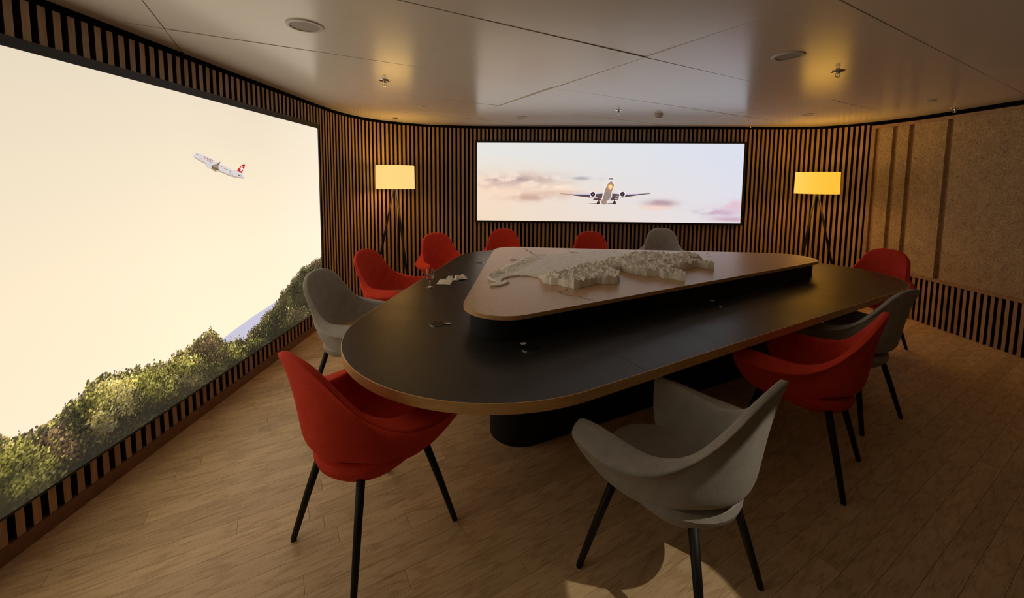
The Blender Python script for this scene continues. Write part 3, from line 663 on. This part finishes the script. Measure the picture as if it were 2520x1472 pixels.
# ------------------------------------------------------------------ relief map
SWI = [(5.956,46.13),(6.03,46.24),(6.12,46.25),(6.13,46.32),(6.06,46.42),(6.10,46.55),(6.14,46.61),(6.27,46.68),(6.43,46.76),(6.46,46.85),(6.44,46.92),(6.62,47.0),(6.70,47.08),(6.86,47.16),(6.94,47.24),(7.06,47.34),(6.88,47.37),(6.94,47.43),(7.0,47.5),(7.18,47.49),(7.2,47.43),(7.38,47.43),(7.5,47.52),(7.59,47.59),(7.84,47.58),(8.0,47.55),(8.2,47.62),(8.42,47.57),(8.56,47.60),(8.42,47.66),(8.41,47.70),(8.57,47.8),(8.66,47.76),(8.73,47.7),(8.87,47.66),(9.02,47.68),(9.18,47.66),(9.4,47.52),(9.56,47.49),(9.67,47.39),(9.53,47.27),(9.48,47.17),(9.48,47.06),(9.6,47.06),(9.87,47.0),(9.88,46.94),(10.1,46.85),(10.23,46.87),(10.31,46.95),(10.47,46.87),(10.47,46.76),(10.44,46.64),(10.24,46.64),(10.10,46.61),(10.05,46.54),(10.13,46.42),(10.17,46.26),(10.13,46.22),(10.05,46.26),(9.95,46.38),(9.77,46.33),(9.62,46.29),(9.52,46.31),(9.46,46.38),(9.46,46.5),(9.36,46.5),(9.27,46.42),(9.28,46.33),(9.25,46.23),(9.2,46.17),(9.07,46.09),(9.02,46.03),(9.08,45.9),(9.0,45.83),(8.92,45.9),(8.86,45.96),(8.78,45.99),(8.82,46.1),(8.72,46.1),(8.61,46.12),(8.47,46.25),(8.44,46.33),(8.46,46.45),(8.30,46.4),(8.21,46.32),(8.08,46.26),(8.15,46.17),(8.11,46.12),(8.03,46.1),(7.99,46.0),(7.91,45.99),(7.88,45.92),(7.72,45.93),(7.56,45.98),(7.4,45.91),(7.27,45.89),(7.18,45.86),(7.1,45.86),(7.04,45.92),(6.97,46.02),(6.87,46.05),(6.8,46.13),(6.84,46.25),(6.86,46.38),(6.78,46.45),(6.62,46.50),(6.42,46.47),(6.28,46.40),(6.20,46.31),(6.17,46.23),(6.26,46.31),(6.32,46.26),(6.25,46.21),(6.15,46.15),(6.0,46.13)]
AFF = np.array([[0.607, 0.178], [-0.210, 0.615], [0.577, 3.176]])   # km map grid -> board, turned 17 degrees
def geo(lon, lat): return np.array([(lon-8)*0.69, lat-46.8, 1])@AFF
out = np.array([geo(*p) for p in SWI])
def inside(px, py, poly):
    r = np.zeros(px.shape, bool); n_ = len(poly); j = n_-1
    for i in range(n_):
        xi, yi = poly[i]; xj, yj = poly[j]
        m_ = ((yi > py) != (yj > py)) & (px < (xj-xi)*(py-yi)/(yj-yi+1e-12)+xi); r ^= m_; j = i
    return r
def relief_h(lon, lat, rnd):
    front = 46.36+0.345*(lon-6.85)
    alp = np.clip((front-lat)/0.16, 0, 1)*np.clip((lon-6.62)/0.2, 0, 1)
    jura = np.exp(-((lat-(46.50+0.72*(lon-6.15)))/0.10)**2)*np.clip((7.9-lon)/0.9, 0, 1)
    return 0.008+alp*(0.026+0.032*rnd)+jura*0.016*(0.3+rnd)+0.0035*rnd
bm = bmesh.new(); bo = []
for a, b_ in zip(SWI, SWI[1:]+SWI[:1]):
    L_ = np.hypot((b_[0]-a[0])*0.69, b_[1]-a[1]); k_ = max(1, int(L_/0.03))
    for k in range(k_):
        f = k/k_; jx = random.uniform(-.008, .008) if k else 0
        bo.append((a[0]+(b_[0]-a[0])*f+jx, a[1]+(b_[1]-a[1])*f+jx))
pts = list(bo); nb = len(bo)
for lat in np.arange(45.84, 47.8, 0.028):
    for lon in np.arange(5.95, 10.5, 0.041):
        pts.append((lon+random.uniform(-.018, .018), lat+random.uniform(-.013, .013)))
pa = np.array(pts); ins = inside(pa[:, 0], pa[:, 1], SWI); ins[:nb] = True
bp = np.array(bo)
for i in range(nb, len(pts)):
    if ins[i] and np.min(np.hypot((bp[:, 0]-pa[i, 0])*0.69, bp[:, 1]-pa[i, 1])) < 0.016: ins[i] = False
keep = [i for i in range(len(pts)) if ins[i]]
from mathutils.geometry import delaunay_2d_cdt
c2 = [Vector((pa[i, 0]*0.69, pa[i, 1])) for i in keep]
dv, de, df, *_ = delaunay_2d_cdt(c2, [], [list(range(nb))], 1, 1e-6)
topv = []
for p in dv:
    lon, lat = p.x/0.69, p.y; g_ = geo(lon, lat); topv.append((g_[0], g_[1], PZ+0.0012+relief_h(lon, lat, random.random()**1.3)))
vsr = list(topv); fsr = [tuple(f) for f in df]
ec = {}
for f in fsr:
    for a, b_ in zip(f, f[1:]+f[:1]): ec[(a, b_)] = ec.get((a, b_), 0)+1
for (a, b_) in list(ec):
    if (b_, a) not in ec:
        k = len(vsr); vsr += [(topv[a][0], topv[a][1], PZ+.0012), (topv[b_][0], topv[b_][1], PZ+.0012)]; fsr.append((b_, a, k, k+1))
o = mesh_obj('relief_map', vsr, fsr, 'relief_white'); fix_normals(o)
tag(o, 'white faceted terrain relief of an alpine country lying on the wooden board', 'relief map')

# ------------------------------------------------------------------ chairs
# right half, back centre -> arm front; closed section: inner face up to the crest, outer rim, outer face down
ST = [
 [(0,-.130,.450),(0,-.212,.55),(0,-.245,.67),(0,-.272,.80),(0,-.318,.928),(0,-.344,.928),(0,-.314,.80),(0,-.292,.66),(0,-.280,.53),(0,-.250,.485)],
 [(.062,-.122,.450),(.092,-.204,.55),(.100,-.236,.67),(.100,-.266,.79),(.095,-.312,.919),(.098,-.338,.920),(.108,-.305,.80),(.108,-.280,.66),(.105,-.266,.53),(.095,-.238,.485)],
 [(.105,-.095,.448),(.160,-.164,.55),(.172,-.196,.65),(.170,-.228,.765),(.152,-.288,.878),(.164,-.312,.875),(.184,-.256,.76),(.188,-.216,.64),(.182,-.198,.52),(.165,-.170,.48)],
 [(.130,-.056,.446),(.198,-.105,.535),(.210,-.135,.615),(.206,-.178,.705),(.190,-.252,.805),(.206,-.272,.798),(.230,-.188,.68),(.234,-.145,.58),(.218,-.124,.49),(.198,-.105,.45)],
 [(.144,-.007,.444),(.212,-.05,.520),(.222,-.075,.585),(.222,-.112,.640),(.206,-.172,.690),(.226,-.186,.680),(.244,-.120,.60),(.242,-.075,.54),(.226,-.055,.46),(.204,-.05,.42)],
 [(.147,.015,.444),(.216,-.005,.520),(.228,-.022,.585),(.232,-.045,.622),(.238,-.066,.636),(.332,-.108,.634),(.288,-.074,.600),(.256,-.038,.54),(.236,-.012,.445),(.208,.00,.405)],
 [(.148,.050,.444),(.220,.055,.515),(.234,.050,.58),(.239,.042,.618),(.248,.030,.640),(.358,-.020,.612),(.312,.010,.582),(.272,.035,.52),(.243,.045,.43),(.211,.05,.402)],
 [(.144,.094,.446),(.220,.130,.52),(.237,.132,.59),(.244,.132,.630),(.255,.128,.651),(.370,.085,.602),(.326,.108,.572),(.285,.125,.51),(.25,.132,.435),(.216,.13,.412)],
 [(.137,.137,.450),(.214,.200,.52),(.237,.212,.59),(.249,.220,.634),(.265,.222,.658),(.355,.194,.618),(.326,.203,.580),(.291,.204,.52),(.252,.195,.458),(.211,.185,.437)],
 [(.132,.160,.458),(.212,.232,.515),(.240,.252,.57),(.258,.264,.612),(.276,.272,.638),(.332,.258,.608),(.316,.252,.57),(.292,.243,.53),(.250,.23,.487),(.200,.20,.464)],
]
cols = [[(-x_, y_, z_) for x_, y_, z_ in c_] for c_ in ST[:0:-1]]+ST
nc, nr = len(cols), 10
vs_ = [p for c_ in cols for p in c_]; fs_ = [(i*nr+j, (i+1)*nr+j, (i+1)*nr+(j+1) % nr, i*nr+(j+1) % nr) for i in range(nc-1) for j in range(nr)]
for e_, fl in ((0, True), ((nc-1)*nr, False)):
    for j in range(4):
        q = (e_+j, e_+j+1, e_+8-j, e_+9-j); fs_.append(q if fl else q[::-1])
o = mesh_obj('shell', vs_, fs_, None); fix_normals(o)
cr = o.data.attributes.new('crease_edge', 'FLOAT', 'EDGE')
for e_ in o.data.edges:
    a, b_ = e_.vertices
    if a % nr == b_ % nr and a % nr in (4, 5): cr.data[e_.index].value = 0.72
md = o.modifiers.new('d', 'SUBSURF'); md.levels = 2; md.render_levels = 2
dg = bpy.context.evaluated_depsgraph_get(); shell_me = bpy.data.meshes.new_from_object(o.evaluated_get(dg)); shell_me.name = 'shell'
shell_me.polygons.foreach_set('use_smooth', [True]*len(shell_me.polygons)); bpy.data.objects.remove(o)
def take(o): me = o.data; bpy.data.objects.remove(o); return me
bowl = MB()
prof = [(0.0, 0.376), (0.10, 0.378), (0.160, 0.386), (0.200, 0.402), (0.226, 0.425), (0.236, 0.450), (0.230, 0.470), (0.212, 0.474), (0.19, 0.464), (0.12, 0.454), (0.0, 0.450)]
bowl.lathe(prof, 40)
bowl.v = [(x_*0.98, y_*1.03+0.004+(0.02 if y_ > 0 else 0)*(y_/0.24), z_+(0.47-z_)*0.45*max(-0.4, min(1, y_/0.22))+0.012*y_/0.24) for x_, y_, z_ in bowl.v]
seat_me = take(sm(bowl.build('seat', None)))
pad = MB().lathe([(0.0, 0.455), (0.15, 0.458), (0.186, 0.480), (0.194, 0.506), (0.186, 0.522), (0.13, 0.529), (0.0, 0.530)], 36); pad_me = take(sm(pad.build('seat_pad', 'seat_tan')))
feet = [(-.23, -.25), (.23, -.25), (.255, .25), (-.255, .25)]
leg_mes = []
for fx, fy in feet:
    tx, ty = fx*0.62, fy*0.60
    l_ = MB().tube([(tx, ty, 0.415), (tx+(fx-tx)*.5, ty+(fy-ty)*.5, .215), (fx-(fx-tx)*.02, fy-(fy-ty)*.02, 0.012), (fx, fy, 0.0)], [0.0175, 0.0155, 0.0125, 0.0115], 12)
    leg_mes.append(take(l_.build('leg', 'black_metal', smooth=True)))
mesh_by_col = {}
for cn in ('red_fabric', 'grey_fabric'):
    L_ = []
    for nm, me in (('shell', shell_me), ('seat', seat_me)):
        m2 = me.copy(); m2.materials.clear(); m2.materials.append(M[cn]); L_.append((nm, m2))
    mesh_by_col[cn] = L_
def chair(x_, y_, hx, hy, cn, label, padded=False, grp='armchairs around the table'):
    root = empty('armchair', (x_, y_, 0), atan2(-hx, hy)); tag(root, label, 'chair', grp)
    for nm, me in mesh_by_col[cn]:
        o = link(nm, me, root)
    if padded: link('seat_pad', pad_me, o)
    for me in leg_mes: link('leg', me, root)
    return root
chair(-.6075, 1.6755, .596, .803, 'red_fabric', 'red fabric armchair at the wide rounded table end away from both lamps')
chair(-1.07, 2.73, .97, -.2, 'grey_fabric', 'grey fabric armchair standing close in front of the huge screen with tree picture', True)
chair(-1.06, 3.55, .95, -.31, 'red_fabric', 'red fabric armchair next to the wine glass, between huge screen and table', True)
chair(-.77, 4.57, .52, -.854, 'red_fabric', 'red fabric armchair at the table corner in front of the paler floor lamp')
chair(-.10, 4.99, .05, -1, 'red_fabric', 'red fabric armchair below the pastel-sky screen, nearer to the paler lamp')
chair(.98, 4.78, -.1, -1, 'red_fabric', 'red fabric armchair below the airliner on the pastel-sky screen, beside the grey one')
chair(2.0, 5.23, -.3, -.95, 'grey_fabric', 'grey fabric armchair pushed back against the wall under the pastel-sky screen')
chair(3.44, 3.79, -.93, -.37, 'red_fabric', 'red fabric armchair at the table end in front of the wood-wool wall panels')
chair(2.31, 2.69, -.4, .917, 'grey_fabric', 'dark-lit grey armchair between two red ones on the long shadowy table side', True)
chair(1.64, 2.17, -.67, .74, 'red_fabric', 'red fabric armchair between two grey ones on the long shadowy table side')
chair(.64, 1.47, -.63, .777, 'grey_fabric', 'grey fabric armchair pulled out from the table over a bright patch of floor')

# ------------------------------------------------------------------ floor lamps
def lamp(x_, y_, rot, z0, z1, rad, mat, label):
    root = empty('floor_lamp', (x_, y_, 0), rot); tag(root, label, 'lamp')
    sh = MB(); n_ = 48
    sh.lathe([(rad*0.985, z1), (rad, z0), (rad-.003, z0), (rad*0.985-.003, z1), (rad*0.985, z1)], n_)
    shade = auto_smooth(fix_normals(sh.build('lamp_shade', mat, root)), 40)
    MB().lathe([(0.0, z1-.012), (rad*0.982, z1-.012), (rad*0.982, z1-.016), (0.0, z1-.016)], 40).build('top_diffuser', mat+'_top', shade)
    hub = MB().lathe([(0.0, z0+.02), (0.03, z0+.02), (0.03, z0-.03), (0.0, z0-.03)], 20).build('hub', 'black_metal', root)
    sp = MB()
    for k in range(3):
        a = 2*pi*k/3; sp.tube([(0, 0, z0+.015), (rad*cos(a), rad*sin(a), z0+.015)], 0.003, 6)
    sp.build('shade_spider', 'black_metal', shade)
    for k in range(3):
        a = 2*pi*k/3+radians(200)
        MB().tube([(0.02*cos(a), 0.02*sin(a), z0+.0), (0.17*cos(a), 0.17*sin(a), z0*0.5), (0.33*cos(a), 0.33*sin(a), 0.0)], [0.011, 0.0135, 0.011], 10).build('leg', 'black_metal', root, True)
    bulb = MB().lathe([(0.0, z0+.14), (0.02, z0+.135), (0.03, z0+.11), (0.022, z0+.08), (0.014, z0+.06), (0.014, z0+.02), (0.0, z0+.02)], 16).build('bulb', 'white_plastic', root, True)
    MB().tube([(0, 0.012, z0-.02), (0.01, 0.02, 0.9), (-0.01, 0.03, 0.3), (0.02, 0.06, 0.008), (0.05, 0.2, 0.006)], 0.0035, 6).build('cord', 'black_metal', root, True)
    ld_ = bpy.data.lights.new('lamp_light', 'POINT'); ld_.energy = 5.0; ld_.color = (1.0, 0.66, 0.26); ld_.shadow_soft_size = 0.04
    lo = bpy.data.objects.new('lamp_light', ld_); col.objects.link(lo); lo.parent = root; lo.location = (0, 0, z0+.10)
    return root
lamp(-1.47, 5.02, radians(-4), 1.455, 1.745, 0.237, 'lamp_shade', 'tripod floor lamp with pale cream-lit drum shade standing between the two screens')
lamp(3.85, 5.05, radians(3), 1.435, 1.705, 0.232, 'lamp_shade_deep', 'tripod floor lamp with deep yellow drum shade by the wood-wool wall panels')

# ------------------------------------------------------------------ things on the table
g = at_z(1058, 707, TZ); gl = empty('wine_glass', (g[0], g[1], TZ)); tag(gl, 'small empty tulip-shaped wine glass standing on the black tabletop', 'glass')
gp = [(0.0, 0.004), (0.012, 0.005), (0.030, 0.0022), (0.0325, 0.001), (0.0325, 0.0), (0.0, 0.0)]
st_ = [(0.0, 0.058), (0.0055, 0.058), (0.0042, 0.045), (0.0042, 0.02), (0.0075, 0.009), (0.014, 0.0045), (0.0, 0.0042)]
auto_smooth(fix_normals(MB().lathe(gp, 32).build('foot', 'clear_glass', gl)), 35); auto_smooth(fix_normals(MB().lathe(st_, 24).build('stem', 'clear_glass', gl)), 45)
ou = [(0.0, 0.056), (0.010, 0.058), (0.024, 0.067), (0.0315, 0.083), (0.0325, 0.097), (0.0295, 0.122), (0.0255, 0.148)]
inn_ = [(r_-0.0012, z_) for r_, z_ in ou[:0:-1]]+[(0.0, 0.0585)]; inn_[-2] = (0.0092, 0.0605)
auto_smooth(fix_normals(MB().lathe(ou+inn_, 40).build('bowl', 'clear_glass', gl)), 35)
def crumple(name, poly_px, hgt, label, seed, z=TZ, nn=9, grp='napkins by the wine glass'):
    r = random.Random(seed); q = [at_z(u, v, z)[:2] for u, v in poly_px]; vs = []; fs = []
    for i in range(nn):
        for j in range(nn):
            a, b_ = i/(nn-1), j/(nn-1); p = (q[0]*(1-a)+q[1]*a)*(1-b_)+(q[3]*(1-a)+q[2]*a)*b_
            e = min(a, 1-a, b_, 1-b_)*2; hz = hgt*(0.25+0.75*r.random())*(0.35+0.65*min(1, e*2.2))
            vs.append((p[0]+r.uniform(-.004, .004), p[1]+r.uniform(-.006, .006), z+.001+hz))
    for i in range(nn-1):
        for j in range(nn-1): k = i*nn+j; fs.append((k, k+nn, k+nn+1, k+1))
    o = mesh_obj(name, vs, fs, 'paper'); md = o.modifiers.new('t', 'SOLIDIFY'); md.thickness = 0.0012; md.offset = 1; tag(o, label, 'napkin', grp)
    lo = min(v[2] for v in vs)
    for v in o.data.vertices: v.co.z -= lo-z-0.0014
    return o
crumple('napkin', [(1073, 700), (1108, 701), (1116, 689), (1084, 688)], 0.006, 'flat folded white paper napkin beside the wine glass', 1)
crumple('napkin', [(1096, 690), (1117, 690), (1114, 681), (1103, 682)], 0.022, 'small white napkin wad touching the flat napkin', 2, nn=7)
crumple('napkin', [(1115, 691), (1128, 692), (1138, 682), (1120, 682)], 0.030, 'crumpled white napkin with a tall peak in the middle of the heap', 3, nn=7)
crumple('napkin', [(1132, 690), (1150, 688), (1146, 680), (1134, 680)], 0.034, 'crumpled pinkish-white napkin at the board end of the heap', 4, nn=7)

# ------------------------------------------------------------------ ceiling fixtures
def speaker(px, r, label):
    p = at_z(*px, CEIL); o = empty('ceiling_speaker', (p[0], p[1], CEIL)); tag(o, label, 'speaker', 'round ceiling speakers')
    MB().lathe([(0.0, -0.003), (r*.80, -0.003), (r*.82, 0.0)], 40).build('grille', 'grille', o)
    auto_smooth(MB().lathe([(r*.80, 0.0), (r*.81, -0.007), (r*.97, -0.006), (r, 0.0)], 44).build('ring', 'white_plastic', o), 30)
speaker((750, 63), 0.088, 'round white ceiling speaker above the huge screen side of the table')
speaker((1940, 138), 0.088, 'round white ceiling speaker right beside the lamp-lit sprinkler')
speaker((1283, 289), 0.075, 'small round ceiling speaker in front of the pastel-sky screen')
speaker((1985, 282), 0.075, 'round ceiling speaker close to the deep yellow lamp')
def sensor(px, r, label):
    p = at_z(*px, CEIL); o = MB().lathe([(0, -0.008), (r*.6, -0.008), (r, -0.003), (r, 0.0)], 28).build('ceiling_disc', 'white_plastic', None, True); o.location = (p[0], p[1], CEIL); tag(o, label, 'ceiling disc')
sensor((1037, 262), 0.04, 'small flat white disc on the ceiling above the paler lamp'); sensor((2290, 248), 0.04, 'small flat white disc on the ceiling near the wood-wool wall')
def sprinkler(px, label, s_=1.0):
    p = at_z(*px, CEIL); o = empty('sprinkler', (p[0], p[1], CEIL)); tag(o, label, 'sprinkler', 'ceiling sprinklers')
    auto_smooth(MB().lathe([(0.0, -0.010), (0.022, -0.010), (0.028, -0.008), (0.040, -0.004), (0.042, 0.0)], 28).build('cover_plate', 'chrome', o), 40)
    MB().lathe([(0.0, -0.02), (0.012, -0.02), (0.013, -0.010)], 16).build('body', 'chrome', o)
    for k in (-1, 1): MB().tube([(k*.012, 0, -.014), (k*.013, 0, -.035), (k*.005, 0, -.045)], .0025, 6).build('frame_arm', 'chrome', o)
    MB().tube([(0, 0, -.018), (0, 0, -.043)], .0022, 6).build('glass_bulb', 'chrome', o)
    MB().lathe([(0.0, -.048), (0.014, -.047), (0.014, -.045), (0.0, -.045)], 14).build('deflector', 'chrome', o)
sprinkler((946, 198), 'chrome sprinkler head in the ceiling above the wine glass side of the table')
sprinkler((2062, 175), 'chrome sprinkler head in a yellow lamp reflection on the ceiling')
sprinkler((1522, 271), 'chrome sprinkler head next to the smoke detector')
sprinkler((973, 290), 'sprinkler head at the curved slat corner above the paler lamp')
sprinkler((1843, 314), 'sprinkler head tight against the slat wall beside the pastel-sky screen')
sprinkler((2350, 266), 'sprinkler head at the ceiling edge above the wood-wool wall')
p = at_z(1620, 281, CEIL); sd = empty('smoke_detector', (p[0], p[1], CEIL)); tag(sd, 'white round smoke detector hanging from the ceiling by the pastel-sky screen', 'smoke detector')
auto_smooth(MB().lathe([(0.050, 0.0), (0.052, -0.012), (0.050, -0.030), (0.044, -0.036)], 32).build('base', 'white_plastic', sd), 40)
auto_smooth(MB().lathe([(0.034, -0.036), (0.034, -0.042)], 28).build('vent_ring', 'black_metal', sd), 40)
auto_smooth(MB().lathe([(0.044, -0.036), (0.036, -0.036), (0.034, -0.042), (0.042, -0.043), (0.036, -0.052), (0.0, -0.055)], 32).build('cap', 'white_plastic', sd), 40)

dl = empty('recessed_downlight', (1.72, 0.46, CEIL)); tag(dl, 'small lit recessed downlight with a white ring in the ceiling', 'downlight')
auto_smooth(MB().lathe([(0.030, 0.0), (0.032, -0.005), (0.045, -0.004), (0.047, 0.0)], 32).build('ring', 'white_plastic', dl), 30)
sp_d = bpy.data.lights.new('downlight_beam', 'SPOT'); sp_d.energy = 60; sp_d.spot_size = radians(12.4); sp_d.spot_blend = 0.08; sp_d.color = (1.0, 0.86, 0.66); sp_d.shadow_soft_size = 0.012
sp_o = bpy.data.objects.new('downlight_beam', sp_d); col.objects.link(sp_o); sp_o.parent = dl; sp_o.location = (0, 0, -0.012)
sp_o.rotation_euler = Vector((0.565-1.72, 1.36-0.46, -CEIL)).to_track_quat('-Z', 'Y').to_euler()
